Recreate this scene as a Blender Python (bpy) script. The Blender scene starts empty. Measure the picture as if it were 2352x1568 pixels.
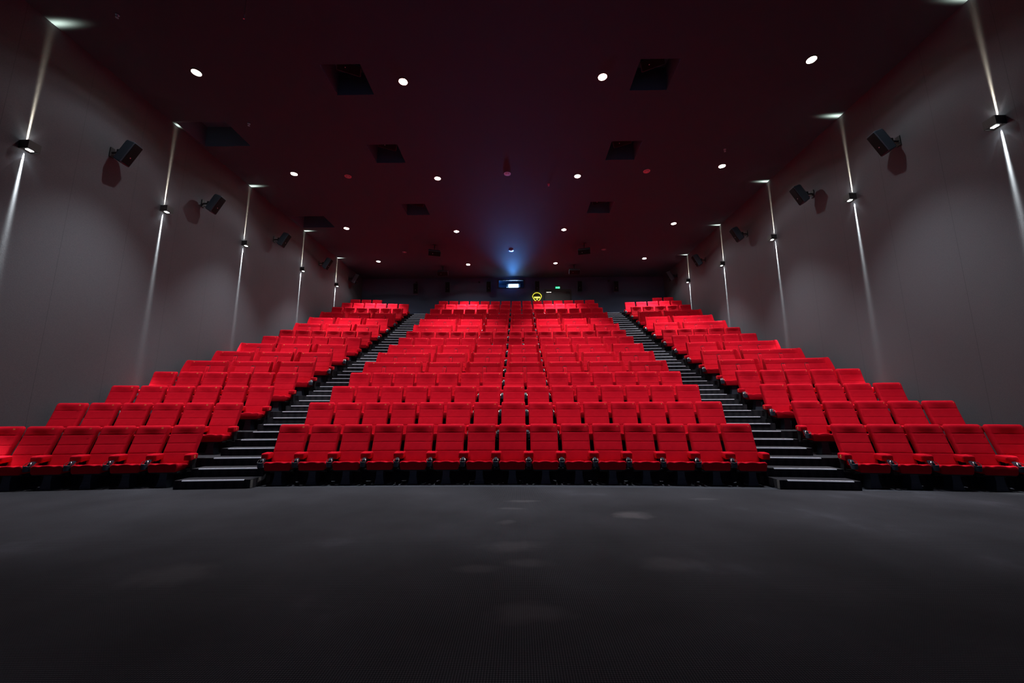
import bpy, bmesh, math, random
from mathutils import Matrix, Vector
random.seed(7)
COL = bpy.context.scene.collection
PI = math.pi

# ------------------------------------------------------------------ measures
P = 0.57                      # seat pitch
CH = 1.277                    # eye height
WL, WR, HC, YB = -9.139, 8.424, 8.754, 22.176
KAP, PHI, X0 = 0.02038, -0.0038, -0.118
AR, AL = 1.266, 1.258         # aisle widths
RY = [7.441, 8.381, 9.360, 10.305, 11.276, 12.256, 13.233, 14.209, 15.148, 16.170, 17.157, 18.094, 19.044, 20.035, 21.021]
RZ = [0.0, 0.41, 0.804, 1.201, 1.589, 1.988, 2.390, 2.811, 3.225, 3.688, 4.162, 4.634, 5.122, 5.603, 6.057]
ROWS = 15
LOVE = {4, 5, 6, 9, 10, 11}

def kof(Y): return KAP / (1 + KAP * (Y - RY[0]))
def arc(s, Y):
    k = kof(Y)
    X = math.sin(k * s) / k; dy = -(1 - math.cos(k * s)) / k
    return (X0 + X * math.cos(PHI) - dy * math.sin(PHI), Y + dy * math.cos(PHI) + X * math.sin(PHI), -k * s + PHI)
def arcy(x, Y):
    k = kof(Y); X = x - X0
    return Y - (1 - math.sqrt(max(0, 1 - (k * X) ** 2))) / k + X * math.sin(PHI)
def pe(j): return RY[j] - 0.97            # front lip of the platform of row j (index from 0)

# ------------------------------------------------------------------ materials
def mat(name, col, rough=0.6, metal=0.0, emit=None, es=0.0, sheen=0.0, spec=0.5):
    m = bpy.data.materials.new(name); m.use_nodes = True
    b = m.node_tree.nodes['Principled BSDF']
    b.inputs['Base Color'].default_value = (*col, 1); b.inputs['Roughness'].default_value = rough
    b.inputs['Metallic'].default_value = metal; b.inputs['Specular IOR Level'].default_value = spec
    if sheen: b.inputs['Sheen Weight'].default_value = sheen
    if emit: b.inputs['Emission Color'].default_value = (*emit, 1); b.inputs['Emission Strength'].default_value = es
    return m
def N(m, t, **kw):
    n = m.node_tree.nodes.new(t)
    for k, v in kw.items(): setattr(n, k, v)
    return n
def L(m, a, b): m.node_tree.links.new(a, b)
def texco(m, scale=(1, 1, 1), which='Object'):
    c = N(m, 'ShaderNodeTexCoord'); mp = N(m, 'ShaderNodeMapping'); mp.inputs['Scale'].default_value = scale
    L(m, c.outputs[which], mp.inputs['Vector']); return mp.outputs['Vector']
def ramp(m, fac, stops):
    r = N(m, 'ShaderNodeValToRGB'); e = r.color_ramp.elements
    while len(e) < len(stops): e.new(0.5)
    for i, (p, c) in enumerate(stops): e[i].position = p; e[i].color = (*c, 1)
    L(m, fac, r.inputs['Fac']); return r.outputs['Color']
def bump(m, h, st, dist=0.01):
    b = N(m, 'ShaderNodeBump'); b.inputs['Strength'].default_value = st; b.inputs['Distance'].default_value = dist
    L(m, h, b.inputs['Height']); L(m, b.outputs['Normal'], m.node_tree.nodes['Principled BSDF'].inputs['Normal'])
def base(m): return m.node_tree.nodes['Principled BSDF'].inputs['Base Color']

def fabric(name, c1, c2, rough, scale, bs):
    m = mat(name, c1, rough, spec=0.25)
    v = texco(m)
    n = N(m, 'ShaderNodeTexNoise'); n.inputs['Scale'].default_value = scale; n.inputs['Detail'].default_value = 3; L(m, v, n.inputs['Vector'])
    L(m, ramp(m, n.outputs['Fac'], [(0.35, c1), (0.65, c2)]), base(m))
    n2 = N(m, 'ShaderNodeTexNoise'); n2.inputs['Scale'].default_value = 420; L(m, v, n2.inputs['Vector'])
    bump(m, n2.outputs['Fac'], bs, 0.002)
    return m
M = {}
M['red'] = fabric('red_fabric', (0.54, 0.004, 0.018), (0.60, 0.006, 0.021), 0.85, 9, 0.25)
M['red'].node_tree.nodes['Principled BSDF'].inputs['Specular IOR Level'].default_value = 0.04
M['red'].node_tree.nodes['Principled BSDF'].inputs['Sheen Weight'].default_value = 0.03
M['red'].node_tree.nodes['Principled BSDF'].inputs['Sheen Tint'].default_value = (1, 0.2, 0.15, 1)
M['black'] = mat('black_metal', (0.012, 0.013, 0.016), 0.5)
M['plastic'] = mat('dark_plastic', (0.032, 0.048, 0.072), 0.42)
M['chrome'] = mat('chrome', (0.75, 0.75, 0.72), 0.25, 1.0)
M['gold'] = mat('gold_print', (0.85, 0.52, 0.14), 0.5)
M['nosing'] = mat('glowing_aluminium_nosing', (0.80, 0.81, 0.90), 0.45, 0.2, emit=(0.78, 0.82, 1.0), es=0.16)  # faint self-glow added so the metal lips look brightly lit
M['strip'] = mat('pale_carpet_trim', (0.16, 0.155, 0.15), 0.8)
M['bolt'] = mat('bolt_steel', (0.5, 0.6, 0.7), 0.3, 1.0)

def carpet(name, lo, hi, sc, stain):
    m = mat(name, lo, 0.92, spec=0.15)
    v = texco(m, (1, 1, 1))
    mp = N(m, 'ShaderNodeMapping'); mp.inputs['Rotation'].default_value = (0, 0, 0.0); mp.inputs['Scale'].default_value = (sc, sc, sc)
    L(m, v, mp.inputs['Vector'])
    vo = N(m, 'ShaderNodeTexVoronoi'); vo.inputs['Scale'].default_value = 1.0; vo.inputs['Randomness'].default_value = 0.04
    L(m, mp.outputs['Vector'], vo.inputs['Vector'])
    weave = ramp(m, vo.outputs['Distance'], [(0.1, hi), (0.6, lo)])
    if stain:
        n = N(m, 'ShaderNodeTexNoise'); n.inputs['Scale'].default_value = 0.9; n.inputs['Detail'].default_value = 5; L(m, v, n.inputs['Vector'])
        f = ramp(m, n.outputs['Fac'], [(0.35, (0.8, 0.8, 0.8)), (0.62, (1.15, 1.15, 1.15)), (0.72, (1.7, 1.68, 1.7))])
        mx = N(m, 'ShaderNodeMix', data_type='RGBA', blend_type='MULTIPLY'); mx.inputs[0].default_value = 1
        L(m, weave, mx.inputs[6]); L(m, f, mx.inputs[7]); out = mx.outputs[2]
        # worn, dusty patches with outlines of their own
        for (px, py, rx, ry, st) in ((1.35, 5.05, 0.20, 0.16, .9), (0.05, 5.75, 0.22, 0.07, .5), (-0.15, 4.75, .1, .1, .3), (-0.05, 3.95, 0.28, 0.14, .4),
                                     (0.05, 3.55, 0.2, 0.09, .35), (-0.35, 3.42, 0.2, 0.08, .3), (0.06, 2.75, 0.25, 0.13, .4), (1.25, 3.55, .25, .16, .35),
                                     (-2.7, 3.3, .3, .2, .35), (2.6, 5.9, 0.2, .06, .4), (-0.1, 5.35, .2, .05, .4)):
            sb = N(m, 'ShaderNodeVectorMath', operation='SUBTRACT'); L(m, v, sb.inputs[0]); sb.inputs[1].default_value = (px, py, 0)
            dv = N(m, 'ShaderNodeVectorMath', operation='MULTIPLY'); L(m, sb.outputs[0], dv.inputs[0]); dv.inputs[1].default_value = (1 / rx, 1 / ry, 0)
            nn = N(m, 'ShaderNodeTexNoise'); nn.inputs['Scale'].default_value = 4; L(m, v, nn.inputs['Vector'])
            ad = N(m, 'ShaderNodeVectorMath', operation='ADD'); L(m, dv.outputs[0], ad.inputs[0])
            sc2 = N(m, 'ShaderNodeVectorMath', operation='MULTIPLY'); L(m, nn.outputs['Color'], sc2.inputs[0]); sc2.inputs[1].default_value = (1.4, 1.4, 0)
            L(m, sc2.outputs[0], ad.inputs[1])
            s3 = N(m, 'ShaderNodeVectorMath', operation='SUBTRACT'); L(m, ad.outputs[0], s3.inputs[0]); s3.inputs[1].default_value = (0.7, 0.7, 0)
            ln = N(m, 'ShaderNodeVectorMath', operation='LENGTH'); L(m, s3.outputs[0], ln.inputs[0])
            mr = N(m, 'ShaderNodeMapRange'); mr.inputs[1].default_value = 0.5; mr.inputs[2].default_value = 1.25; mr.inputs[3].default_value = st * 0.6; mr.inputs[4].default_value = 0
            L(m, ln.outputs['Value'], mr.inputs[0])
            mx = N(m, 'ShaderNodeMix', data_type='RGBA'); L(m, mr.outputs[0], mx.inputs[0]); L(m, out, mx.inputs[6]); mx.inputs[7].default_value = (0.14, 0.13, 0.14, 1)
            out = mx.outputs[2]
        L(m, out, base(m))
    else: L(m, weave, base(m))
    bump(m, vo.outputs['Distance'], 0.4, 0.004)
    return m
M['carpet'] = carpet('woven_carpet', (0.008, 0.009, 0.013), (0.072, 0.072, 0.085), 70, True)
M['stepcarpet'] = carpet('step_carpet', (0.018, 0.018, 0.024), (0.062, 0.060, 0.067), 70, False)
M['vinyl'] = mat('dark_floor_vinyl', (0.026, 0.032, 0.046), 0.6)
def wallmat(name, c1, c2, joints):
    m = mat(name, c1, 0.9, spec=0.15)
    v = texco(m)
    n = N(m, 'ShaderNodeTexNoise'); n.inputs['Scale'].default_value = 90; n.inputs['Detail'].default_value = 4; L(m, v, n.inputs['Vector'])
    c = ramp(m, n.outputs['Fac'], [(0.3, c1), (0.7, c2)])
    if joints:
        w = N(m, 'ShaderNodeSeparateXYZ'); L(m, v, w.inputs[0])
        mo = N(m, 'ShaderNodeMath', operation='PINGPONG'); mo.inputs[1].default_value = 0.61; L(m, w.outputs['Y'], mo.inputs[0])
        lt = N(m, 'ShaderNodeMath', operation='LESS_THAN'); lt.inputs[1].default_value = 0.003; L(m, mo.outputs[0], lt.inputs[0])
        mx = N(m, 'ShaderNodeMix', data_type='RGBA'); L(m, lt.outputs[0], mx.inputs[0]); L(m, c, mx.inputs[6]); mx.inputs[7].default_value = (*[x * 0.7 for x in c1], 1)
        c = mx.outputs[2]
    L(m, c, base(m)); bump(m, n.outputs['Fac'], 0.3, 0.003)
    return m
M['wall'] = wallmat('grey_wall_fabric', (0.084, 0.090, 0.104), (0.108, 0.114, 0.128), True)
M['backwall'] = wallmat('dark_blue_wall', (0.075, 0.095, 0.155), (0.09, 0.112, 0.175), False)
M['ceiling'] = wallmat('dark_ceiling_plaster', (0.044, 0.070, 0.088), (0.052, 0.080, 0.100), False)
M['recess'] = mat('recess_lining', (0.08, 0.13, 0.18), 0.8)
M['spk'] = mat('speaker_cabinet', (0.045, 0.065, 0.090), 0.55, spec=0.3)
M['grille'] = mat('speaker_grille', (0.009, 0.010, 0.011), 0.9, spec=0.1)
M['fixture'] = mat('sconce_housing', (0.035, 0.035, 0.037), 0.45)
M['led'] = mat('sconce_glass', (1, 1, 1), 0.3, emit=(0.95, 1.0, 0.97), es=14)
M['lamp'] = mat('downlight_bulb', (1, 1, 1), 0.3, emit=(1.0, 0.93, 0.78), es=90)
M['pink'] = mat('diffuser_metal', (0.42, 0.34, 0.40), 0.35, 0.7)
M['door'] = mat('door_leaf_paint', (0.055, 0.057, 0.065), 0.5)
M['frame'] = mat('door_frame_paint', (0.02, 0.02, 0.025), 0.5)
M['greensign'] = mat('green_sign_light', (0, 0.5, 0.2), 0.4, emit=(0.0, 0.85, 0.25), es=1.5)
M['whiteglow'] = mat('sign_symbol_light', (1, 1, 1), 0.4, emit=(0.6, 1.0, 0.75), es=1.6)
M['neon'] = mat('yellow_neon', (0.9, 0.8, 0.1), 0.4, emit=(0.95, 0.88, 0.06), es=1.1)
M['neonbright'] = mat('bright_yellow_neon', (1, 1, .4), 0.4, emit=(1.0, 0.93, 0.10), es=2.2)
M['beam'] = mat('projector_beam_light', (1, 1, 1), 0.3, emit=(0.75, 0.88, 1.0), es=40)
M['projglow'] = mat('projector_lamp_glow', (0.3, 0.5, 0.9), 0.3, emit=(0.4, 0.7, 1.0), es=4)
M['screen'] = mat('cinema_screen_fabric', (0.7, 0.7, 0.7), 0.8, emit=(0.38, 0.52, 1.0), es=0.12)
g = mat('port_glass', (0.6, 0.75, 0.9), 0.02); g.node_tree.nodes['Principled BSDF'].inputs['Transmission Weight'].default_value = 1.0
g.node_tree.nodes['Principled BSDF'].inputs['IOR'].default_value = 1.1; M['glass'] = g

# ------------------------------------------------------------------ mesh helpers
def loft(bm, secs, cap=True):
    rings = [[bm.verts.new(p) for p in s] for s in secs]
    n = len(rings[0])
    for a, b in zip(rings, rings[1:]):
        for i in range(n):
            bm.faces.new((a[i], a[(i + 1) % n], b[(i + 1) % n], b[i]))
    if cap:
        bm.faces.new(list(reversed(rings[0]))); bm.faces.new(rings[-1])
def box(bm, x0, x1, y0, y1, z0, z1, mtx=None):
    vs = [bm.verts.new(Vector(p) if mtx is None else mtx @ Vector(p)) for p in
          ((x0, y0, z0), (x1, y0, z0), (x1, y1, z0), (x0, y1, z0), (x0, y0, z1), (x1, y0, z1), (x1, y1, z1), (x0, y1, z1))]
    for f in ((0, 3, 2, 1), (4, 5, 6, 7), (0, 1, 5, 4), (1, 2, 6, 5), (2, 3, 7, 6), (3, 0, 4, 7)): bm.faces.new([vs[i] for i in f])
def rbox(x0, x1, y0, y1, z0, z1, r, seg=3):
    bm = bmesh.new(); box(bm, x0, x1, y0, y1, z0, z1)
    bmesh.ops.bevel(bm, geom=bm.edges[:], offset=r, segments=seg, profile=0.5, affect='EDGES'); return bm
def tube(bm, pts, r, n=8, closed=False):
    pts = [Vector(p) for p in pts]; secs = []
    for i, p in enumerate(pts):
        if closed: d = pts[(i + 1) % len(pts)] - pts[i - 1]
        else: d = pts[min(i + 1, len(pts) - 1)] - pts[max(i - 1, 0)]
        d.normalize(); u = d.cross(Vector((0, 0, 1)) if abs(d.z) < 0.9 else Vector((1, 0, 0))).normalized(); w = d.cross(u)
        secs.append([p + u * (r * math.cos(2 * PI * k / n)) + w * (r * math.sin(2 * PI * k / n)) for k in range(n)])
    if closed: secs.append([v.copy() for v in secs[0]])
    loft(bm, secs, not closed)
def cyl(bm, c, r, h, n=20, axis='z', r2=None):
    r2 = r if r2 is None else r2
    def pt(a, rr, t):
        if axis == 'z': return (c[0] + rr * math.cos(a), c[1] + rr * math.sin(a), c[2] + t)
        if axis == 'y': return (c[0] + rr * math.sin(a), c[1] + t, c[2] + rr * math.cos(a))
        return (c[0] + t, c[1] + rr * math.cos(a), c[2] + rr * math.sin(a))
    loft(bm, [[pt(2 * PI * k / n, r, 0) for k in range(n)], [pt(2 * PI * k / n, r2, h) for k in range(n)]])
def fin(name, bm, smooth=True, ang=0.7, m=None):
    bmesh.ops.remove_doubles(bm, verts=bm.verts[:], dist=1e-6)
    bmesh.ops.recalc_face_normals(bm, faces=bm.faces[:])
    me = bpy.data.meshes.new(name); 
    if smooth:
        for f in bm.faces: f.smooth = True
        for e in bm.edges:
            if len(e.link_faces) == 2 and e.calc_face_angle(0) > ang: e.smooth = False
    bm.to_mesh(me); bm.free()
    if m: me.materials.append(M[m])
    return me
def ob(name, me, parent=None, loc=(0, 0, 0), rz=0.0):
    o = bpy.data.objects.new(name, me); COL.objects.link(o); o.location = loc; o.rotation_euler = (0, 0, rz)
    if parent: o.parent = parent
    return o
def thing(name, label, cat, loc=(0, 0, 0), rz=0.0, group=None, me=None):
    o = ob(name, me, None, loc, rz); o['label'] = label; o['category'] = cat
    if group: o['group'] = group
    return o
def struct(name, bm, m, smooth=False, parent=None, loc=(0, 0, 0)):
    o = ob(name, fin(name, bm, smooth, m=m), parent, loc)
    if not parent: o['kind'] = 'structure'
    return o
def text_mesh(s, size, m):
    c = bpy.data.curves.new('txt', 'FONT'); c.body = s; c.size = size; c.extrude = 0.001; c.align_x = 'CENTER'; c.align_y = 'CENTER'
    c.resolution_u = 2
    o = bpy.data.objects.new('txt', c); COL.objects.link(o)
    dg = bpy.context.evaluated_depsgraph_get()
    me = bpy.data.meshes.new_from_object(o.evaluated_get(dg)); bpy.data.objects.remove(o); bpy.data.curves.remove(c)
    me.materials.clear(); me.materials.append(M[m]); return me

# ------------------------------------------------------------------ seat parts (origin: platform under the top of the back)
BACKP = [(0.30, -0.225), (0.36, -0.215), (0.45, -0.185), (0.55, -0.150), (0.65, -0.108), (0.75, -0.068), (0.85, -0.032), (0.93, -0.008), (0.98, 0.0)]
def yf(z):
    for (a, ya), (b, yb) in zip(BACKP, BACKP[1:]):
        if z <= b: return ya + (yb - ya) * (z - a) / (b - a)
    return 0.0
SEAMS = (0.52, 0.67, 0.83)
def back_mesh(name, hw_top, hw_bot, wing=0.0, sofa=False):
    bm = bmesh.new(); secs = []
    zs = set([0.30, 0.315, 0.34, 0.38, 0.42, 0.46, 0.6, 0.75, 0.89, 0.93, 0.955, 0.97, 0.978])
    for s in SEAMS: zs |= {s - 0.022, s - 0.006, s, s + 0.006, s + 0.022}
    n = 17 if not sofa else 27
    for z in sorted(zs):
        t = (z - 0.30) / 0.68
        hw = hw_bot + (hw_top - hw_bot) * t
        f = yf(z); th = 0.10
        rnd = 0.0
        if z > 0.93: rnd = 1 - math.sqrt(max(0, 1 - ((z - 0.93) / 0.05) ** 2))
        if z < 0.34: rnd = 0.5 * (1 - math.sqrt(max(0, 1 - ((0.34 - z) / 0.04) ** 2)))
        hw -= rnd * 0.02
        seam = 0.0015 if any(abs(z - s) < 1e-6 for s in SEAMS) else 0.0
        pad = -0.004 + seam
        hz = min(1, max(0, (z - 0.81) / 0.15)); hz = hz * hz * (3 - 2 * hz)      # padded head area bulges forward towards the top
        pts = []
        for i in range(n):
            u = -1 + 2 * i / (n - 1)
            x = hw * math.copysign(1 - (1 - abs(u)) ** 1.35, u) if abs(u) < 1 else hw * u
            edge = max(0.0, (abs(x) - (hw - 0.02)) / 0.02)
            r = 1 - math.sqrt(max(0, 1 - edge * edge))
            conc = 0.022 * (1 - (x / hw) ** 2)
            headf = -0.021 * hz * math.exp(-((x / (hw * 0.55)) ** 4) if not sofa else 0)
            y = f + conc + (pad + headf) * (1 - edge) + seam + r * 0.02 + rnd * th * 0.5
            if wing:
                w = max(0.0, (abs(x) - (hw - 0.075)) / 0.075)
                y = f + (pad + headf * 0.5) * (1 - edge) + seam - wing * w ** 1.1 * (0.72 + 0.35 * math.sin(PI * t)) + r * 0.02 + rnd * th * 0.5
            pts.append((x, y, z))
        yb = f + th - rnd * th * 0.45 + 0.012
        if wing:
            yb2 = yb - wing * 0.55
        else: yb2 = yb
        pts += [(hw, yb2 - 0.02, z), (hw - 0.02, yb2, z), (hw - 0.13, yb, z), (0, yb + 0.01, z), (-hw + 0.13, yb, z), (-hw + 0.02, yb2, z), (-hw, yb2 - 0.02, z)]
        secs.append(pts)
    loft(bm, secs)
    return fin(name, bm, True, 0.6 if sofa else 1.0, 'red')
def seat_mesh(name, hw, lobes=1):
    bm = bmesh.new(); secs = []
    ys = [(-0.475, 0.020), (-0.472, 0.008), (-0.463, 0.002), (-0.44, 0.0), (-0.36, 0.0), (-0.28, 0.0), (-0.20, 0.0), (-0.14, 0.01)]
    n = 21 * lobes
    for y, inset in ys:
        t = (y + 0.475) / 0.335
        top = 0.385 - 0.045 * t; bot = 0.238 + inset * 0.5 + 0.015 * t
        h = hw - inset * 0.8; pts = []
        for i in range(n):
            u = -1 + 2 * i / (n - 1); x = h * u
            lx = ((x + hw) % (2 * hw / lobes)) - hw / lobes if lobes > 1 and abs(u) < 1 else x
            q = lx / (hw / lobes)
            sc = -0.012 * math.exp(-((abs(q) - 0.48) / 0.16) ** 2) + 0.004 * math.exp(-(q / 0.25) ** 2)
            if lobes > 1: sc -= 0.02 * math.exp(-((1 - abs(q)) / 0.06) ** 2) if abs(u) < 0.93 else 0
            e = max(0.0, (abs(x) - (h - 0.02)) / 0.02); rr = 0.02 * (1 - math.sqrt(max(0, 1 - e * e)))
            pts.append((x, y, top + sc * (1 - 0.5 * t) - inset - rr))
        taper = 0.035 * t
        pts += [(h, y, top - 0.05 - inset), (h - 0.012 - taper, y, bot + 0.012), (h - 0.03 - taper, y, bot), (-h + 0.03 + taper, y, bot), (-h + 0.012 + taper, y, bot + 0.012), (-h, y, top - 0.05 - inset)]
        secs.append(pts)
    loft(bm, secs); return fin(name, bm, True, 0.9, 'red')
def pad_mesh(name, w, split):
    bm = bmesh.new(); secs = []
    prof = [(-0.345, 0.022), (-0.34, 0.008), (-0.325, 0.0), (-0.26, 0.0), (-0.20, 0.0), (-0.18, 0.004), (-0.172, 0.015)]
    for y, ins in prof:
        t = (y + 0.345) / 0.17
        z1 = 0.512 + 0.008 * t - ins; z0 = 0.405 + ins * 0.7 + 0.02 * t; h = w / 2 - ins * 0.6; r = 0.022
        pts = []
        for a in range(4): 
            th = PI / 2 * a / 3; pts.append((h - r + r * math.sin(th), y, z1 - r + r * math.cos(th)))
        for a in range(3):
            th = PI / 2 * a / 2; pts.append((h - 0.012 + 0.012 * math.cos(th), y, z0 + 0.012 - 0.012 * math.sin(th)))
        half = pts
        left = [(-x, yy, z) for x, yy, z in reversed(half)]
        mid = [(-0.006, y, z1), (0, y, z1 - (0.006 if split else 0)), (0.006, y, z1)]
        secs.append(mid + half + left)
    loft(bm, secs); return fin(name, bm, True, 0.8, 'red')
def stanchion_mesh():
    bm = bmesh.new()
    loft(bm, [[(-0.018, -0.21, 0.20), (0.018, -0.21, 0.20), (0.018, -0.12, 0.20), (-0.018, -0.12, 0.20)],
              [(-0.018, -0.24, 0.33), (0.018, -0.24, 0.33), (0.018, -0.15, 0.33), (-0.018, -0.15, 0.33)],
              [(-0.022, -0.25, 0.41), (0.022, -0.25, 0.41), (0.022, -0.13, 0.415), (-0.022, -0.13, 0.415)]])
    box(bm, -0.05, 0.05, -0.26, -0.10, 0.205, 0.225)
    return fin('armrest_bracket', bm, False, m='black')
def cup_mesh():
    bm = bmesh.new(); n = 20; secs = []
    for r, z in ((0.038, 0.288), (0.043, 0.292), (0.047, 0.372), (0.044, 0.374), (0.040, 0.372), (0.036, 0.30)):
        secs.append([(r * math.cos(2 * PI * k / n), -0.455 + r * math.sin(2 * PI * k / n), z) for k in range(n)])
    loft(bm, secs)
    # neck rising to the arm pad
    loft(bm, [[(-0.03, -0.42, 0.33), (0.03, -0.42, 0.33), (0.03, -0.40, 0.33), (-0.03, -0.40, 0.33)],
              [(-0.028, -0.43, 0.39), (0.028, -0.43, 0.39), (0.03, -0.38, 0.39), (-0.03, -0.38, 0.39)],
              [(-0.018, -0.40, 0.432), (0.018, -0.40, 0.432), (0.02, -0.33, 0.425), (-0.02, -0.33, 0.425)],
              [(-0.018, -0.30, 0.428), (0.018, -0.30, 0.428), (0.02, -0.25, 0.41), (-0.02, -0.25, 0.41)]])
    return fin('cup_holder', bm, True, 0.7, 'plastic')
def rim_mesh():
    bm = bmesh.new()
    pts = []
    for k in range(13):
        a = PI * k / 12
        pts.append((-0.045 * math.cos(a), -0.472 + 0.05 * math.sin(a), 0.372 + 0.058 * math.sin(a) ** 0.8))
    tube(bm, pts, 0.0045, 6); return fin('rim', bm, True, 1.0, 'chrome')
def pedestal_mesh(hwt=0.058, hwb=0.085):
    bm = bmesh.new(); secs = []
    nr = 13
    for i in range(nr):
        for q, ins in ((0.0, 0.0), (0.72, 0.0), (0.76, 0.004), (0.98, 0.004)):
            t = (i + q) / nr; z = 0.225 * t
            fl = max(0, 1 - t / 0.62)
            hw = hwt + (hwb - hwt) * fl ** 1.3 - ins; f = -0.42 - 0.02 * (1 - t) + ins * 1.5
            secs.append([(-hw, f, z), (hw, f, z), (hw, -0.27, z), (-hw, -0.27, z)])
    loft(bm, secs)
    return fin('pedestal', bm, False, m='plastic2')
M['plastic2'] = mat('pedestal_plastic', (0.045, 0.058, 0.085), 0.5)
def pan_mesh(hw):
    bm = bmesh.new()
    box(bm, -hw, hw, -0.44, -0.12, 0.222, 0.243); box(bm, -hw + 0.02, hw - 0.02, -0.30, -0.22, 0.185, 0.225)
    for sx in (-1, 1):
        for dx in (0.0, 0.035): cyl(bm, (sx * (hw - 0.02 - dx), -0.40, 0.212), 0.006, 0.014, 6)
    return fin('seat_pan', bm, False, m='black')
def fold_arm_mesh():
    bm = bmesh.new(); secs = []
    for z, w, d in ((0.40, 0.045, 0.03), (0.46, 0.048, 0.035), (0.60, 0.048, 0.035), (0.74, 0.048, 0.035), (0.80, 0.046, 0.033), (0.82, 0.036, 0.02)):
        y = yf(z) - 0.006
        secs.append([(-w, y - d * 0.5, z), (-w * 0.8, y - d, z), (-0.012, y - d, z), (0, y - d * 0.75, z), (0.012, y - d, z), (w * 0.8, y - d, z), (w, y - d * 0.5, z), (w, y + 0.04, z), (-w, y + 0.04, z)])
    loft(bm, secs); 
    return fin('folding_armrest', bm, True, 0.8, 'red')
def slot_mesh():
    bm = bmesh.new(); secs = []
    for z, w in ((0.38, 0.054), (0.6, 0.054), (0.80, 0.054), (0.835, 0.046), (0.845, 0.03)):
        y = yf(z) - 0.013
        secs.append([(-w, y, z), (w, y, z), (w, y + 0.03, z), (-w, y + 0.03, z)])
    loft(bm, secs); cyl(bm, (0, yf(0.84) - 0.025, 0.835), 0.012, 0.02, 10, 'y')
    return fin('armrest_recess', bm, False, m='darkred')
M['darkred'] = mat('recess_shade_red', (0.10, 0.001, 0.006), 0.9)  # darkened red stands in for the shade inside the armrest recess

ME = dict(back=back_mesh('backrest', 0.250, 0.245), seat=seat_mesh('seat_cushion', 0.226), pad=pad_mesh('armrest', 0.176, True), padend=pad_mesh('armrest_end', 0.125, False),
          st=stanchion_mesh(), cup=cup_mesh(), rim=rim_mesh(), ped=pedestal_mesh(), pan=pan_mesh(0.215),
          back2=back_mesh('sofa_backrest', 0.505, 0.53, 0.20, True), back3=back_mesh('long_sofa_backrest', 0.79, 0.815, 0.20, True),
          seat2=seat_mesh('sofa_seat', 0.51, 2), seat3=seat_mesh('long_sofa_seat', 0.795, 3), pan2=pan_mesh(0.49), pan3=pan_mesh(0.775),
          fold=fold_arm_mesh(), slot=slot_mesh())
NUM = {i: text_mesh(str(i), 0.036, 'gold') for i in range(1, 27)}
ROWN = {i: text_mesh(str(i), 0.075, 'gold') for i in range(0, 15)}

def number(root, k, x, z=0.935):
    o = ob('seat_number', NUM[k], root); o.location = (x, yf(z) - (0.031 if abs(x) < 0.2 else 0.027), z); o.rotation_euler = (PI / 2 - 0.15, 0, 0)
    return o
def arm(root, x, end, cup, rown=None, side=1):
    a = ob('armrest', ME['padend' if end else 'pad'], root); a.location = (x, 0, 0)
    s = ob('armrest_bracket', ME['st'], root); s.location = (x, 0, 0)
    if cup:
        c = ob('cup_holder', ME['cup'], root); c.location = (x, 0, 0)
        ob('rim', ME['rim'], c)
    if rown is not None:
        n = ob('row_number', ROWN[rown], a); n.location = (side * 0.0635, -0.26, 0.462); n.rotation_euler = (PI / 2, 0, side * PI / 2)

ORD = ['first', 'second', 'third', 'fourth', 'fifth', 'sixth', 'seventh', 'eighth', 'ninth', 'tenth', 'eleventh', 'twelfth', 'thirteenth', 'fourteenth', 'fifteenth']
def rowname(j):
    if j == 0: return 'the front row'
    if j == 14: return 'the rearmost row'
    if j <= 7: return ORD[j] + ' row from front'
    return ORD[14 - j] + ' row from back'
def seatname(i, n):
    if i == 0: return 'leftmost'
    if i == n - 1: return 'rightmost'
    if i == n // 2 and n % 2: return 'middle'
    if i < n / 2: return ORD[i] + ' from left'
    return ORD[n - 1 - i] + ' from right'
BN = {'L': 'left', 'C': 'centre', 'R': 'right'}
def blocks(j):
    for b, n, s0, num0 in (('L', 6, -13.5 * P - AL, 26), ('C', 15, -7.5 * P, 20), ('R', 5, 7.5 * P + AR, 5)):
        units = []; i = 0
        if j in LOVE:
            if b == 'L': units = [2, 2, 2]
            elif b == 'C': units = [3, 2, 2, 2, 2, 2, 2]
            else: units = [2, 3]
        else: units = [1] * n
        off = 0
        if j == 14 and b == 'L': units = units[:3]
        if j == 14 and b == 'R': units = units[:2]; off = 3
        yield b, units, s0, num0, off, n
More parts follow.
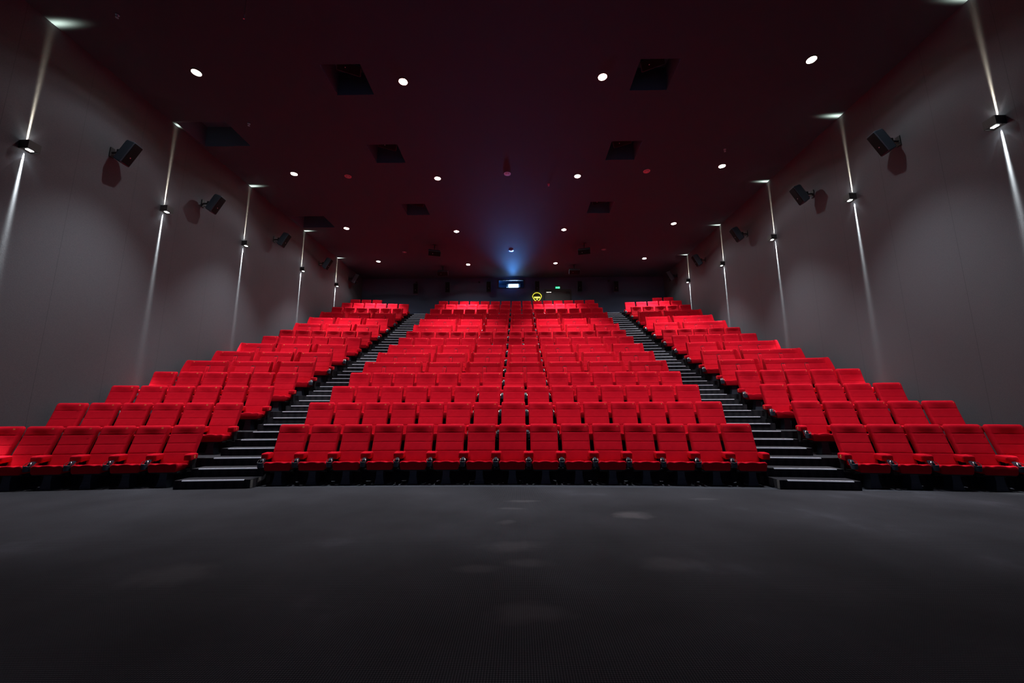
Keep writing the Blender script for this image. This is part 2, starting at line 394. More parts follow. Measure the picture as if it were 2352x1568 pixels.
for j in range(ROWS):
    for b, units, s0, num0, off, n in blocks(j):
        i = off; cnt = len(units)
        for q, u in enumerate(units):
            s = s0 + (i + u / 2) * P
            x, y, rz = arc(s, RY[j])
            rz += random.uniform(-0.006, 0.006)
            first, last = q == 0, q == cnt - 1
            where = '%s in %s block, %s' % (seatname(q, cnt), BN[b], rowname(j))
            if u == 1:
                r = thing('cinema_chair', 'red single cinema chair, ' + where, 'chair', (x, y, RZ[j]), rz, 'single red cinema chairs')
                ob('backrest', ME['back'], r).location = (0, random.uniform(-0.004, 0.004), random.uniform(-0.004, 0.004))
                ob('seat_cushion', ME['seat'], r)
                ob('seat_pan', ME['pan'], r); ob('pedestal', ME['ped'], r)
                number(r, num0 - i, 0.185)
                arm(r, -P / 2 + (0.0 if first else 0), first, True, (j if (first and b == 'R') else None), -1)
                if last: arm(r, P / 2, True, False, (j if b == 'L' else None), 1)
            else:
                kind = 'double' if u == 2 else 'triple'
                r = thing('love_seat' if u == 2 else 'triple_love_seat', 'red %s cinema sofa, %s' % (kind, where), 'sofa', (x, y, RZ[j]), rz, 'red %s cinema sofas' % kind)
                ob('backrest', ME['back%d' % u], r); ob('seat_cushion', ME['seat%d' % u], r); ob('seat_pan', ME['pan%d' % u], r)
                for k in range(u):
                    cx = (k - (u - 1) / 2) * P
                    o = ob('pedestal', ME['ped'], r); o.location = (cx, 0, 0)
                    nx = cx * (1.3 if u == 2 else 1.03)
                    number(r, num0 - i - k, nx)
                for k in range(u - 1):
                    cx = (k - (u - 2) / 2) * P
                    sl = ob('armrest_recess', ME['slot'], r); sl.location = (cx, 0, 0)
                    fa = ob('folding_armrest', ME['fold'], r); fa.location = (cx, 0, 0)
                arm(r, -u * P / 2, first, True, (j if (first and b == 'R') else None), -1)
                if last: arm(r, u * P / 2, True, b == 'L', (j if b == 'L' else None), 1)
            i += u

# ------------------------------------------------------------------ floor, tiers, stairs
XS = [WL + (WR - WL) * i / 40 for i in range(41)]
EDGE = [(-9.6, 6.46), (-7, 6.58), (-4.4, 6.69), (-1.4, 6.76), (2.1, 6.70), (5.4, 6.45), (8.9, 6.28)]
def edgey(x):
    for (a, ya), (b, yb) in zip(EDGE, EDGE[1:]):
        if x <= b: return ya + (yb - ya) * (x - a) / (b - a)
    return EDGE[-1][1]
bm = bmesh.new(); YF = -5.5
for a, c in zip(XS, XS[1:]):
    bm.faces.new([bm.verts.new(p) for p in ((a, YF, 0), (c, YF, 0), (c, edgey(c), 0), (a, edgey(a), 0))])
struct('floor', bm, 'carpet')
bm = bmesh.new()
for a, c in zip(XS, XS[1:]):
    bm.faces.new([bm.verts.new(p) for p in ((a, edgey(a), -0.004), (c, edgey(c), -0.004), (c, arcy(c, pe(1) + 0.05), -0.004), (a, arcy(a, pe(1) + 0.05), -0.004))])
struct('floor_under_front_row', bm, 'vinyl')
for j in range(1, ROWS):
    bm = bmesh.new(); z = RZ[j]; zb = RZ[j - 1] - 0.02
    yb_ = (lambda x: arcy(x, pe(j + 1) + 0.02)) if j < ROWS - 1 else (lambda x: YB + 0.05)
    for a, c in zip(XS, XS[1:]):
        A, B = arcy(a, pe(j)), arcy(c, pe(j))
        v = [bm.verts.new(p) for p in ((a, A, zb), (c, B, zb), (c, B, z), (a, A, z), (c, yb_(c), z), (a, yb_(a), z))]
        bm.faces.new((v[0], v[1], v[2], v[3])); bm.faces.new((v[3], v[2], v[4], v[5]))
    struct('tier_platform', bm, 'stepcarpet')
def step_bm(xa, xb, lip, back, z0, z1, xs=None):
    bm = bmesh.new(); n = 5
    for i in range(n):
        a = xa + (xb - xa) * i / n; c = xa + (xb - xa) * (i + 1) / n
        A, B, A2, B2 = arcy(a, lip), arcy(c, lip), arcy(a, back), arcy(c, back)
        v = [bm.verts.new(p) for p in ((a, A, z0), (c, B, z0), (c, B, z1), (a, A, z1), (c, B2, z1), (a, A2, z1), (c, B2, z0), (a, A2, z0))]
        bm.faces.new((v[0], v[1], v[2], v[3])); bm.faces.new((v[3], v[2], v[4], v[5]))
        if i == 0: bm.faces.new((v[0], v[3], v[5], v[7]))
        if i == n - 1: bm.faces.new((v[1], v[6], v[4], v[2]))
    return bm
def nosing_bm(xa, xb, lip, z):
    bm = bmesh.new(); n = 4; secs = []
    for i in range(n + 1):
        x = xa + (xb - xa) * i / n; y = arcy(x, lip)
        secs.append([(x, y - 0.006, z - 0.013), (x, y - 0.006, z + 0.003), (x, y + 0.012, z + 0.004), (x, y + 0.012, z - 0.002), (x, y + 0.002, z - 0.004), (x, y + 0.002, z - 0.013)])
    loft(bm, secs); return bm
AIS = {'left': lambda Y: (arc(-7.5 * P - AL, Y)[0] + 0.12, arc(-7.5 * P, Y)[0] + 0.03), 'right': lambda Y: (arc(7.5 * P, Y)[0] - 0.05, arc(7.5 * P + AR, Y)[0] - 0.14)}
for side in ('left', 'right'):
    st = thing('aisle_staircase', 'carpeted %s aisle staircase with bright metal nosings between seat blocks' % side, 'staircase', group=None)
    for j in range(ROWS - 1):
        dz = (RZ[j + 1] - RZ[j]) / 3; dy = (pe(j + 1) - pe(j)) / 3
        for q in (1, 2, 3):
            lip = pe(j) + q * dy; z = RZ[j] + q * dz; xa, xb = AIS[side](lip)
            if q < 3:
                extra = (0.0, 0.0)
                s_ = ob('step', fin('step', step_bm(xa - extra[0], xb, lip, pe(j + 1) + 0.01, RZ[j] - 0.002, z), False, m='stepcarpet'), st)
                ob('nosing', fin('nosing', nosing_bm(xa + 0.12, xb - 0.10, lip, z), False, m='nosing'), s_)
            else:
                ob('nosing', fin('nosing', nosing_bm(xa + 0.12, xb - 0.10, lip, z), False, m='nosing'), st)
    # painted strips on the flank of the lowest step, facing the centre block
    lip = pe(0) + (pe(1) - pe(0)) / 3; xa, xb = AIS[side](lip); fx = xb if side == 'left' else xa; sg = 1 if side == 'left' else -1
    for q0, q1 in ((0.0, 0.06), (0.17, 0.27), (0.42, 0.52)):
        bm = bmesh.new(); y0 = arcy(fx, lip)
        box(bm, min(fx, fx + sg * 0.004), max(fx, fx + sg * 0.004), y0 + q0, y0 + q1, 0.004, 0.13)
        ob('flank_strip', fin('flank_strip', bm, False, m='strip'), st)

# ------------------------------------------------------------------ walls and ceiling
def quad(name, pts, m):
    bm = bmesh.new(); bm.faces.new([bm.verts.new(p) for p in pts]); return struct(name, bm, m)
def slab(name, x0, x1, y0, y1, z0, z1, m):
    bm = bmesh.new(); box(bm, x0, x1, y0, y1, z0, z1); return struct(name, bm, m)
slab('wall_left', WL - 0.2, WL, YF, YB + 0.2, -0.1, HC + 0.1, 'wall')
slab('wall_right', WR, WR + 0.2, YF, YB + 0.2, -0.1, HC + 0.1, 'wall')
slab('wall_front', WL - 0.2, WR + 0.2, YF - 0.2, YF, -0.1, HC + 0.1, 'backwall')
# back wall with the port opening
PX0, PX1, PZ0, PZ1 = -1.152, 0.317, 8.134, 8.624
DX0, DX1, DZ = 1.594, 2.976, 7.894
bm = bmesh.new()
for (x0, x1, z0, z1) in ((WL, PX0, 5.9, HC), (PX1, WR, 5.9, HC), (PX0, PX1, 5.9, PZ0), (PX0, PX1, PZ1, HC)): box(bm, x0, x1, YB, YB + 0.2, z0, z1)
struct('wall_back', bm, 'backwall')
RX = [(-4.358, -3.466), (2.688, 3.571)]
REC = [(x0, x1, y0, y0 + 0.865) for (x0, x1) in RX for y0 in (7.536, 10.234, 13.603)] + [(-9.062, -7.718, 9.226, 10.214), (-9.024, -7.68, 14.467, 15.466)]
cx = sorted({WL - 0.1, WR + 0.1} | {v for r in REC for v in r[:2]}); cy = sorted({YF - 0.1, YB + 0.1} | {v for r in REC for v in r[2:]})
bm = bmesh.new()
for a, b in zip(cx, cx[1:]):
    for c, d in zip(cy, cy[1:]):
        mx_, my_ = (a + b) / 2, (c + d) / 2
        if any(r[0] < mx_ < r[1] and r[2] < my_ < r[3] for r in REC): continue
        bm.faces.new([bm.verts.new(p) for p in ((a, c, HC), (a, d, HC), (b, d, HC), (b, c, HC))])
ceil = struct('ceiling', bm, 'ceiling')
for r in REC:
    bm = bmesh.new(); h = 0.62
    x0, x1, y0, y1 = r
    v = [bm.verts.new(p) for p in ((x0, y0, HC), (x1, y0, HC), (x1, y1, HC), (x0, y1, HC), (x0, y0, HC + h), (x1, y0, HC + h), (x1, y1, HC + h), (x0, y1, HC + h))]
    for f in ((4, 5, 6, 7), (0, 1, 5, 4), (1, 2, 6, 5), (2, 3, 7, 6), (3, 0, 4, 7)): bm.faces.new([v[i] for i in f])
    struct('ceiling_recess', bm, 'recess')

# ------------------------------------------------------------------ speakers
def speaker_meshes():
    bm = bmesh.new(); h = 0.27; secs = []
    # local: front towards -y, tapered to the rear
    for y, w, zt in ((-0.15, 0.125, 0.295), (-0.138, 0.138, 0.31), (0.06, 0.125, 0.295), (0.115, 0.085, 0.27), (0.125, 0.07, 0.255)):
        r = 0.02
        secs.append([(-w + r, y, -zt), (w - r, y, -zt), (w, y, -zt + r), (w, y, zt - r), (w - r, y, zt), (-w + r, y, zt), (-w, y, zt - r), (-w, y, -zt + r)])
    loft(bm, secs); cab = fin('cabinet', bm, False, m='spk')
    bm = rbox(-0.118, 0.118, -0.162, -0.148, -0.287, 0.287, 0.006, 1); gr = fin('grille', bm, False, m='grille')
    bm = bmesh.new(); cyl(bm, (0, -0.168, -0.09), 0.012, 0.006, 10, 'y'); bd = fin('badge', bm, False, m='badge')
    return cab, gr, bd
M['badge'] = mat('pale_badge', (0.75, 0.6, 0.7), 0.3, 0.5)
CAB, GR, BD = speaker_meshes()
def bracket_mesh(l):
    bm = bmesh.new(); box(bm, -0.05, 0.05, l - 0.015, l, -0.11, 0.11); tube(bm, [(0, 0.08, 0), (0, l - 0.01, 0)], 0.025, 8); box(bm, -0.045, 0.045, 0.13, 0.19, -0.055, 0.055); tube(bm, [(0.03, .14, -.05), (0.05, 0.2, -0.09), (0.03, l - .01, -0.06)], 0.008, 6)
    return fin('bracket', bm, False, m='black')
BR = bracket_mesh(0.34)
def speaker(loc, yaw, tilt, label, group, wall_dir=None, brz=None, scale=1.0, roll=0.0):
    t = thing('wall_speaker' if group != 'ceiling speakers' and group != 'recessed ceiling speakers' else 'ceiling_speaker', label, 'speaker', loc, 0, group)
    R = Matrix.Rotation(yaw, 4, 'Z') @ Matrix.Rotation(tilt, 4, 'X') @ Matrix.Rotation(roll, 4, 'Y')
    for nm, me in (('cabinet', CAB), ('grille', GR)):
        o = ob(nm, me, t); o.rotation_euler = R.to_euler(); o.scale = (scale,) * 3
        if nm == 'grille': g_ = o
    b = ob('badge', BD, g_)
    if brz is not None:
        o = ob('bracket', BR, t); o.rotation_euler = (0, 0, brz); 
    return t
SL = [(7.92, 6.953), (10.493, 7.126), (13.824, 7.501), (17.165, 7.817), (20.294, 8.134)]
SR = [(8.035, 7.049), (10.589, 7.261), (13.843, 7.549), (17.098, 7.798), (20.246, 8.134)]
POS = ['nearest the screen', 'second nearest the screen', 'midway along the wall', 'second nearest the back corner', 'nearest the back corner']
for i, (y, z) in enumerate(SL):
    speaker((WL + 0.35, y, z), PI / 2 + 0.12, 0.46, 'black surround speaker on left wall, ' + POS[i], 'side wall speakers', brz=PI / 2, scale=0.88)
for i, (y, z) in enumerate(SR):
    speaker((WR - 0.35, y, z), -PI / 2 - 0.12, 0.46, 'black surround speaker on right wall, ' + POS[i], 'side wall speakers', brz=-PI / 2, scale=0.88)
BS = [(-5.885, 8.019, 'leftmost on the back wall'), (-4.051, 8.086, 'second from left on the back wall'), (-1.69, 8.096, 'just left of the projector window'), (1.075, 8.096, 'above the yellow neon sign'), (3.494, 8.077, 'right of the double door'), (5.558, 8.057, 'rightmost on the back wall')]
for x, z, w in BS:
    speaker((x, YB - 0.30, z), 0, 0.10, 'black rectangular speaker ' + w, 'back wall speakers', brz=0)
def ceil_bracket(t, l):
    bm = bmesh.new(); tube(bm, [(0, 0, 0.15), (0, 0, l)], 0.02, 8); box(bm, -0.08, 0.08, -0.06, 0.06, l - 0.015, l); ob('bracket', fin('bracket', bm, False, m='black'), t)
for x, y, yaw, lb in ((-3.898, 17.405, 0.28, 'black speaker hung under ceiling, left of the two nearer ones'), (3.053, 17.376, -0.28, 'black speaker hung under ceiling, right of the two nearer ones'),
                      (-4.032, 20.208, 0.0, 'black speaker hung under ceiling by back wall, left one'), (2.976, 20.141, 0.0, 'black speaker hung under ceiling by back wall, right one')):
    t = speaker((x, y, HC - 0.36), yaw, 0.75, lb, 'ceiling speakers', scale=0.95, roll=PI / 2); ceil_bracket(t, 0.36)
for x0, x1, y0, y1 in REC[:6]:
    sd = 'left' if x0 < 0 else 'right'; nn = {7.536: 'nearest', 10.234: 'middle', 13.603: 'farthest'}[y0]
    t = speaker(((x0 + x1) / 2 + (0.05 if x0 < 0 else -0.05), y0 + 0.32, HC + 0.28), 0.45 if x0 < 0 else -0.45, 1.15, 'speaker inside the %s square recess on %s of ceiling' % (nn, sd), 'recessed ceiling speakers', scale=0.85, roll=PI / 2); ceil_bracket(t, 0.335)

# ------------------------------------------------------------------ sconces with up and down beams
def sconce_parts():
    d, w, h = 0.18, 0.095, 0.08
    bm = bmesh.new()
    box(bm, 0.0, d, -w, -w + 0.008, -h, h); box(bm, 0.0, d, w - 0.008, w, -h, h); box(bm, d - 0.008, d, -w, w, -h, h); box(bm, 0.0, 0.008, -w, w, -h, h)
    box(bm, 0.0, d, -w, w, -h + 0.012, -h + 0.018); box(bm, 0.0, d, -w, w, h - 0.018, h - 0.012)
    hs = fin('housing', bm, False, m='fixture')
    bm = bmesh.new(); box(bm, 0.065, 0.125, -0.042, 0.042, -h + 0.004, -h + 0.0115); dn = fin('lower_lens', bm, False, m='led')
    bm = bmesh.new(); box(bm, 0.065, 0.125, -0.042, 0.042, h - 0.0115, h - 0.004); up = fin('upper_lens', bm, False, m='led')
    return hs, dn, up
HS, DN, UP = sconce_parts()
def spot(name, loc, direction, power, size, blend, radius, col):
    l = bpy.data.lights.new(name, 'SPOT'); l.energy = power; l.spot_size = size; l.spot_blend = blend; l.shadow_soft_size = radius; l.color = col
    o = bpy.data.objects.new(name, l); COL.objects.link(o); o.location = loc
    o.rotation_euler = Vector(direction).to_track_quat('-Z', 'Y').to_euler(); return o
CL = [(6.49, 6.07), (9.341, 6.329), (12.288, 6.665), (15.763, 7.021), (18.874, 7.337)]
CR = [(6.336, 6.157), (9.35, 6.445), (12.384, 6.742), (15.61, 7.049), (18.864, 7.395)]
SP = ['nearest the screen', 'second from the screen', 'midway up the seating', 'second from the back', 'nearest the back wall']
for side, lst, wx, sg in (('left', CL, WL, 1), ('right', CR, WR, -1)):
    for i, (y, z) in enumerate(lst):
        t = thing('wall_sconce', 'black box wall light on %s wall, %s' % (side, SP[i]), 'wall light', (wx, y, z), 0 if sg > 0 else PI, 'up and down wall lights')
        ob('housing', HS, t); ob('lower_lens', DN, t); ob('upper_lens', UP, t)
        for ud in (1, -1):
            pw = 9500 if ud < 0 else 4200
            o = spot('sconce_beam', (wx + sg * 0.022, y, z + ud * 0.084), (0, 0, ud), pw, math.radians(50), 0.3, 0.012, (0.95, 1.0, 0.96) if ud < 0 else (1.0, 0.86, 0.62))
            o.rotation_euler = (0, 0, 0) if ud < 0 else (PI, 0, 0)
            nt = (setattr(o.data, 'use_nodes', True), o.data.node_tree)[1]         # blade-shaped beam: thin along the wall, deeper away from it
            em = nt.nodes['Emission']; tc = nt.nodes.new('ShaderNodeTexCoord'); sx = nt.nodes.new('ShaderNodeSeparateXYZ'); nt.links.new(tc.outputs['Normal'], sx.inputs[0])
            outs = []
            for ax, wd in (('X', 0.125), ('Y', 0.025)):
                q1 = nt.nodes.new('ShaderNodeMath'); q1.operation = 'DIVIDE'; nt.links.new(sx.outputs[ax], q1.inputs[0]); q1.inputs[1].default_value = wd
                q2 = nt.nodes.new('ShaderNodeMath'); q2.operation = 'POWER'; q2.inputs[1].default_value = 2; ab = nt.nodes.new('ShaderNodeMath'); ab.operation = 'ABSOLUTE'
                nt.links.new(q1.outputs[0], ab.inputs[0]); nt.links.new(ab.outputs[0], q2.inputs[0]); outs.append(q2.outputs[0])
            ad = nt.nodes.new('ShaderNodeMath'); ad.operation = 'ADD'; nt.links.new(outs[0], ad.inputs[0]); nt.links.new(outs[1], ad.inputs[1])
            ng = nt.nodes.new('ShaderNodeMath'); ng.operation = 'MULTIPLY'; ng.inputs[1].default_value = -1; nt.links.new(ad.outputs[0], ng.inputs[0])
            ex = nt.nodes.new('ShaderNodeMath'); ex.operation = 'EXPONENT'; nt.links.new(ng.outputs[0], ex.inputs[0]); nt.links.new(ex.outputs[0], em.inputs['Strength'])
            spot('sconce_glow', (wx + sg * 0.09, y, z + ud * 0.09), (-sg * 0.1, 0, ud), 3.0, math.radians(100), 1.0, 0.02, (0.95, 0.97, 1.0) if ud < 0 else (1.0, .93, .85))

# ------------------------------------------------------------------ downlights and small ceiling fittings
def ring_mesh(name, r0, r1, z0, z1, m, n=24):
    bm = bmesh.new(); secs = [[(r * math.cos(2 * PI * k / n), r * math.sin(2 * PI * k / n), z) for k in range(n)] for r, z in ((r0, z1), (r0, z0), (r1, z0), (r1, z1))]
    secs.append(secs[0]); loft(bm, secs, False); return fin(name, bm, True, 0.6, m)
RING = ring_mesh('trim_ring', 0.095, 0.125, -0.012, 0.0, 'fixture')
bm = bmesh.new(); cyl(bm, (0, 0, -0.008), 0.094, 0.007, 24); BULB = fin('bulb', bm, False, m='lamp')
DOWN_W = 2450
BEAM = [(0.34, 0.0), (0.44, 0.010), (0.60, 0.038), (0.72, 0.036), (0.83, 0.050), (0.95, 0.58), (1.0, 1.0)]
LX = [-7.238, -2.65, 1.958, 6.432]; LY = [[7.68, 11.606, 15.552, 19.392], [8.026, 11.962, 15.955, 19.949], [7.987, 11.933, 15.888, 19.862], [7.622, 11.482, 15.427, 19.296]]
CN = ['beside the left wall', 'left of centre', 'right of centre', 'beside the right wall']; RN = ['row nearest the screen', 'second row from screen', 'third row from screen', 'row nearest back wall']
for c in range(4):
    for r in range(4):
        t = thing('ceiling_downlight', 'lit round ceiling downlight %s, %s' % (CN[c], RN[r]), 'ceiling light', (LX[c], LY[c][r], HC), 0, 'lit ceiling downlights')
        ob('trim_ring', RING, t); ob('bulb', BULB, t)
        o = spot('downlight_beam', (LX[c], LY[c][r], HC - 0.03), (0, 0, -1), DOWN_W, math.radians(145), 0.05, 0.05, (0.97, 0.97, 1.0))
        l = o.data; l.use_nodes = True; nt = l.node_tree                     # reflector beam: bright core, dim wide skirt
        em = nt.nodes['Emission']; tc = nt.nodes.new('ShaderNodeTexCoord'); sx = nt.nodes.new('ShaderNodeSeparateXYZ'); ab = nt.nodes.new('ShaderNodeMath'); ab.operation = 'ABSOLUTE'
        rp = nt.nodes.new('ShaderNodeValToRGB'); e = rp.color_ramp.elements
        prof = BEAM
        while len(e) < len(prof): e.new(0.5)
        for q_, (pp, vv) in enumerate(prof): e[q_].position = pp; e[q_].color = (vv, vv, vv, 1)
        rp.color_ramp.interpolation = 'EASE'
        nt.links.new(tc.outputs['Normal'], sx.inputs[0]); nt.links.new(sx.outputs['Z'], ab.inputs[0]); nt.links.new(ab.outputs[0], rp.inputs['Fac']); nt.links.new(rp.outputs['Color'], em.inputs['Strength'])
DR = ring_mesh('outer_ring', 0.07, 0.11, -0.02, 0.0, 'pink'); bm = bmesh.new(); cyl(bm, (0, 0, -0.045), 0.02, 0.02, 16, r2=0.06); cyl(bm, (0, 0, -0.03), 0.01, 0.03, 8); DC = fin('diffuser_cone', bm, False, m='pink')
for x, y, lb in ((-5.549, 11.77, 'left, nearer row'), (-0.336, 11.741, 'middle, nearer row'), (4.138, 11.693, 'right, nearer row'), (-5.53, 18.154, 'left, farther row'), (-0.336, 18.115, 'middle, in the blue projector glow'), (4.109, 18.058, 'right, farther row')):
    t = thing('air_diffuser', 'small round pinkish ceiling air diffuser, ' + lb, 'air diffuser', (x, y, HC), 0, 'round ceiling diffusers'); ob('outer_ring', DR, t); ob('diffuser_cone', DC, t)
bm = bmesh.new(); cyl(bm, (0, 0, -0.02), 0.035, 0.02, 14); cyl(bm, (0, 0, -0.07), 0.012, 0.05, 10); cyl(bm, (0, 0, -0.075), 0.028, 0.005, 14); SPK = fin('sprinkler', bm, False, m='bolt')
for x, y, lb in ((1.046, 12.374, 'tiny ceiling sprinkler head right of the middle diffuser'), (-7.142, 9.302, 'tiny ceiling sprinkler head beside the large left recess'), (6.096, 10.656, 'tiny ceiling sprinkler head below the right wall downlight'), (-7.68, 6.336, 'tiny sprinkler head near top left corner of ceiling')):
    thing('sprinkler_head', lb, 'sprinkler', (x, y, HC), 0, 'sprinkler heads', me=SPK)
bm = bmesh.new(); tube(bm, [(0, 0, 0), (0, 0, -1.25)], 0.0035, 6); t = thing('hanging_cable', 'thin cable with a blue tip hanging from ceiling, top left', 'cable', (-4.378, 5.328, HC)); ob('wire', fin('wire', bm, False, m='black'), t)
bm = bmesh.new(); cyl(bm, (0, 0, -1.32), 0.012, 0.08, 10); ob('tip', fin('tip', bm, False, m='bolt'), t)

# ------------------------------------------------------------------ back wall fittings
t = struct('window_1', (lambda b: (box(b, PX0, PX1, YB - 0.03, YB + 0.02, PZ1 - 0.03, PZ1 + 0.02), box(b, PX0, PX1, YB - 0.03, YB + 0.02, PZ0 - 0.02, PZ0 + 0.02), box(b, PX0 - 0.03, PX0 + 0.01, YB - 0.03, YB + 0.02, PZ0, PZ1), box(b, PX1 - 0.01, PX1 + 0.03, YB - 0.03, YB + 0.02, PZ0, PZ1), b)[-1])(bmesh.new()), 'frame')
bm = bmesh.new(); box(bm, PX0, PX1, YB + 0.05, YB + 0.06, PZ0, PZ1); ob('glass_pane', fin('glass_pane', bm, False, m='glass'), t)
bm = bmesh.new()   # projection room behind the glass
x0, x1, y0, y1, z0, z1 = PX0 - .4, PX1 + .4, YB + 0.2, YB + 1.6, PZ0 - 0.5, PZ1 + 0.2
v = [bm.verts.new(p) for p in ((x0, y0, z0), (x1, y0, z0), (x1, y1, z0), (x0, y1, z0), (x0, y0, z1), (x1, y0, z1), (x1, y1, z1), (x0, y1, z1))]
for f in ((0, 3, 2, 1), (4, 5, 6, 7), (1, 2, 6, 5), (2, 3, 7, 6), (3, 0, 4, 7)): bm.faces.new([v[i] for i in f])
struct('wall_projection_room', bm, 'backwall')
t = thing('projector', 'film projector glowing white and blue behind the back wall window', 'projector', (-0.288, YB + 0.36, 8.307))
ob('body', fin('body', rbox(-0.42, 0.42, 0.05, 0.75, -0.35, 0.22, 0.03, 2), False, m='plastic'), t)
bm = bmesh.new(); box(bm, -0.285, 0.285, 0.0, 0.06, -0.065, 0.17); ob('lens_light', fin('lens_light', bm, False, m='beam'), t)
bm = bmesh.new(); cyl(bm, (-0.38, 0.02, -0.03), 0.03, 0.04, 12, 'y'); ob('indicator_light', fin('indicator_light', bm, False, m='projglow'), t)
# door
t = struct('door_1', (lambda b: (box(b, DX0 - .09, DX0, YB - 0.05, YB, RZ[14], DZ), box(b, DX1, DX1 + .09, YB - 0.05, YB, RZ[14], DZ), box(b, DX0 - .09, DX1 + .09, YB - 0.05, YB, DZ, DZ + .13), b)[-1])(bmesh.new()), 'frame')
for x0, x1 in ((DX0, DX0 + 0.52), (DX0 + 0.53, DX1)):
    bm = bmesh.new(); box(bm, x0, x1, YB - 0.03, YB - 0.001, RZ[14], DZ); ob('door_leaf', fin('door_leaf', bm, False, m='door'), t)
bm = bmesh.new(); box(bm, DX0 + 0.02, DX0 + 0.30, YB - 0.09, YB - 0.03, DZ - 0.09, DZ - 0.04); ob('door_closer', fin('door_closer', bm, False, m='chrome'), t)
bm = bmesh.new(); box(bm, DX0 + 1.15, DX0 + 1.38, YB - 0.09, YB - 0.03, DZ - 0.10, DZ - 0.03); ob('door_closer', fin('door_closer', bm, False, m='black'), t)
# green sign
t = thing('exit_sign', 'small lit green emergency exit sign above the double door', 'exit sign', (2.275, YB - 0.05, 8.115))
ob('casing', fin('casing', rbox(-0.135, 0.135, 0.0, 0.05, -0.065, 0.065, 0.01, 1), False, m='frame'), t)
bm = bmesh.new(); box(bm, -0.125, 0.125, -0.006, 0.0, -0.055, 0.055); pn = ob('lit_panel', fin('lit_panel', bm, False, m='greensign'), t)
bm = bmesh.new()   # arrow, running figure, doorway
def poly(bm, pts, y=-0.012):
    f = [bm.verts.new((p[0], y, p[1])) for p in pts]; k = [bm.verts.new((p[0], y + 0.004, p[1])) for p in pts]; n = len(pts)
    bm.faces.new(f); bm.faces.new(list(reversed(k)))
    for i in range(n): bm.faces.new((f[i], f[(i + 1) % n], k[(i + 1) % n], k[i]))
poly(bm, [(-0.105, 0), (-0.07, 0.03), (-0.07, 0.012), (-0.03, 0.012), (-0.03, -0.012), (-0.07, -0.012), (-0.07, -0.03)])
poly(bm, [(0.05, -0.04), (0.105, -0.04), (0.105, 0.042), (0.05, 0.042), (0.05, 0.032), (0.092, 0.032), (0.092, -0.04)])
poly(bm, [(0.0, -0.04), (0.015, -0.01), (0.005, 0.015), (0.02, 0.03), (0.035, 0.015), (0.03, -0.01), (0.04, -0.038), (0.028, -0.04), (0.02, -0.018), (0.01, -0.04)])
ob('symbols', fin('symbols', bm, False, m='whiteglow'), pn)
# neon sign
t = thing('neon_sign', 'yellow neon sign with pointed round outline on the back wall', 'neon sign', (1.075, YB - 0.06, 7.577))
pts = []
for k in range(40):
    a = 2 * PI * k / 40
    x = 0.255 * math.sin(a); z = 0.27 * math.cos(a)
    if z < 0: x *= 1 - 0.33 * (-z / 0.27) ** 0.9
    z = z * (0.88 if z > 0 else 1.0) + 0.0
    pts.append((x, 0, z))
bm = bmesh.new(); tube(bm, pts, 0.017, 8, True); tube(bm, [(-0.10, 0, -0.19), (-0.16, 0, -0.27), (-0.06, 0, -0.235)], 0.015, 8); ob('outline_tube', fin('outline_tube', bm, True, m='neon'), t)
bm = bmesh.new()
for k, (x, w, h) in enumerate(((-0.15, .03, .05), (-0.105, .035, .055), (-0.058, .03, .05), (-0.012, .034, .055), (0.035, .03, .05), (0.08, .034, .055), (0.125, .034, .05), (0.16, .02, .055))):
    box(bm, x - w / 2, x + w / 2, -0.012, 0.01, -0.03 - h, -0.03 + h * 0.3)
    box(bm, x - w / 2 - 0.006, x + w / 2 + 0.006, -0.014, 0.01, -0.02, -0.006)
ob('lettering', fin('lettering', bm, False, m='neonbright'), t)
bm = bmesh.new(); cyl(bm, (0, -0.012, -0.155), 0.034, 0.03, 16, 'y'); ob('glowing_dot', fin('glowing_dot', bm, False, m='neonbright'), t)
bm = bmesh.new(); poly(bm, [(x * 0.97, z * 0.97) for x, y, z in pts], 0.03); ob('backing_plate', fin('backing_plate', bm, False, m='frame'), t)
l = bpy.data.lights.new('neon_glow', 'POINT'); l.energy = 1.2; l.color = (1, .95, .1); l.shadow_soft_size = 0.1
# cameras on the back wall
for x, z, lb in ((-5.952, 8.499, 'small dome camera above the leftmost back wall speaker'), (-2.275, 8.489, 'small dome camera left of the projector window'), (5.251, 8.509, 'small dome camera near the rightmost back wall speaker')):
    t = thing('dome_camera', lb, 'camera', (x, YB, z), 0, 'back wall cameras')
    bm = bmesh.new(); cyl(bm, (0, -0.05, 0), 0.06, 0.05, 16, 'y'); ob('mount', fin('mount', bm, False, m='frame'), t)
    bm = bmesh.new(); bmesh.ops.create_uvsphere(bm, u_segments=16, v_segments=10, radius=0.055); bmesh.ops.translate(bm, verts=bm.verts[:], vec=(0, -0.09, -0.01)); ob('dome', fin('dome', bm, True, 3, 'black'), t)

# ------------------------------------------------------------------ the screen behind the viewer (lit by the projector)
t = thing('cinema_screen', 'large pale cinema screen on the front wall behind the viewer', 'screen', (-0.37, YF + 0.1, 1.2))
bm = bmesh.new(); box(bm, -7.6, 7.6, 0, 0.03, 0, 6.4); ob('projection_surface', fin('projection_surface', bm, False, m='screen'), t)
bm = bmesh.new()
for b in ((-7.8, 7.8, -0.05, 0.06, -0.2, 0), (-7.8, 7.8, -0.05, 0.06, 6.4, 6.6), (-7.8, -7.6, -0.05, 0.06, 0, 6.4), (7.6, 7.8, -0.05, 0.06, 0, 6.4)): box(bm, *b)
ob('black_border', fin('black_border', bm, False, m='black'), t)

SPILLSIGN = 'LESS_THAN'
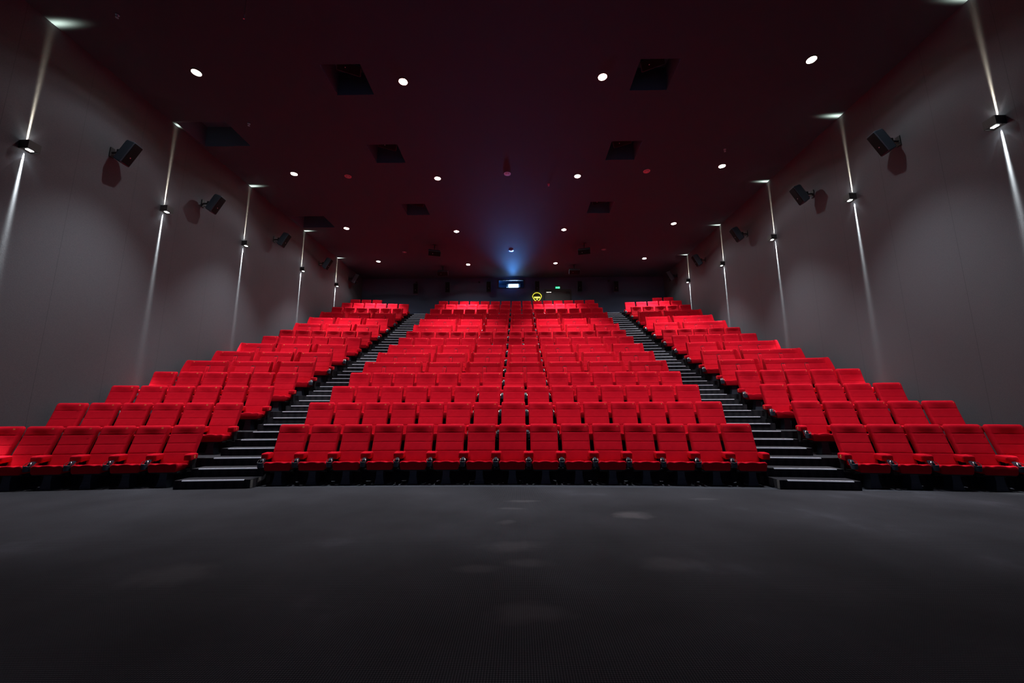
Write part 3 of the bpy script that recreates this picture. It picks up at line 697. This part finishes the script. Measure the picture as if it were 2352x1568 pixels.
# projector spill on the ceiling in front of the port
o = spot('projector_spill', (-0.307, YB - 0.12, 8.307), (0, -1, 0), 4200, math.radians(120), 0.2, 0.08, (0.10, 0.36, 1.0))
o.rotation_euler = (-PI / 2, 0, 0)
nt = (setattr(o.data, 'use_nodes', True), o.data.node_tree)[1]      # light scattered upwards by the port glass
em = nt.nodes['Emission']; tc = nt.nodes.new('ShaderNodeTexCoord'); sx = nt.nodes.new('ShaderNodeSeparateXYZ'); nt.links.new(tc.outputs['Normal'], sx.inputs[0])
def mth(op, a, b=None):
    n = nt.nodes.new('ShaderNodeMath'); n.operation = op
    for i_, v_ in enumerate((a, b)):
        if v_ is None: continue
        if isinstance(v_, (int, float)): n.inputs[i_].default_value = v_
        else: nt.links.new(v_, n.inputs[i_])
    return n.outputs[0]
gx = mth('EXPONENT', mth('MULTIPLY', mth('POWER', mth('ABSOLUTE', mth('DIVIDE', sx.outputs['X'], 0.24)), 2), -1))
ge = mth('EXPONENT', mth('DIVIDE', mth('ABSOLUTE', sx.outputs['Y']), -0.17))
nt.links.new(mth('MULTIPLY', mth('MULTIPLY', gx, ge), mth(SPILLSIGN, sx.outputs['Y'], 0.0)), em.inputs['Strength'])
bl = bpy.data.lights.new('booth_fill', 'POINT'); bl.energy = 14; bl.color = (0.12, 0.42, 1.0); bl.shadow_soft_size = 0.1  # hidden lamp added to brighten the projection room in blue
o = bpy.data.objects.new('booth_fill', bl); COL.objects.link(o); o.location = (PX0 - 0.25, YB + 0.8, 8.499)
a = bpy.data.lights.new('port_scatter_fill', 'POINT'); a.energy = 4; a.shadow_soft_size = 0.15; a.color = (0.06, 0.34, 1.0)  # unseen lamp added before the port, imitating scatter from its glass
o = bpy.data.objects.new('port_scatter_fill', a); COL.objects.link(o); o.location = (-0.45, YB - 0.30, 8.384)

# ------------------------------------------------------------------ world, camera, view
w = bpy.data.worlds.new('world'); bpy.context.scene.world = w; w.use_nodes = True
w.node_tree.nodes['Background'].inputs[0].default_value = (0, 0, 0, 1)
cam = bpy.data.cameras.new('camera'); co = bpy.data.objects.new('camera', cam); COL.objects.link(co)
cam.sensor_width = 36; cam.lens = 908.17 / 2352 * 36; cam.clip_start = 0.05; cam.clip_end = 200
rt = Vector((0.9998435572431095, 0.017481565273970857, -0.0026936805706205855)); up = Vector((0.005532290233633783, -0.16442744820926142, 0.986373665524461)); fw = Vector((-0.016800440595873756, 0.9862342567316158, 0.16449843781878895))
co.matrix_world = Matrix(((rt.x, up.x, -fw.x, 0), (rt.y, up.y, -fw.y, 0), (rt.z, up.z, -fw.z, CH), (0, 0, 0, 1)))
sc = bpy.context.scene; sc.camera = co
sc.view_settings.view_transform = 'Standard'; sc.view_settings.look = 'None'; sc.view_settings.gamma = 1.0; sc.view_settings.use_curve_mapping = False
sc.view_settings.exposure = 0.0
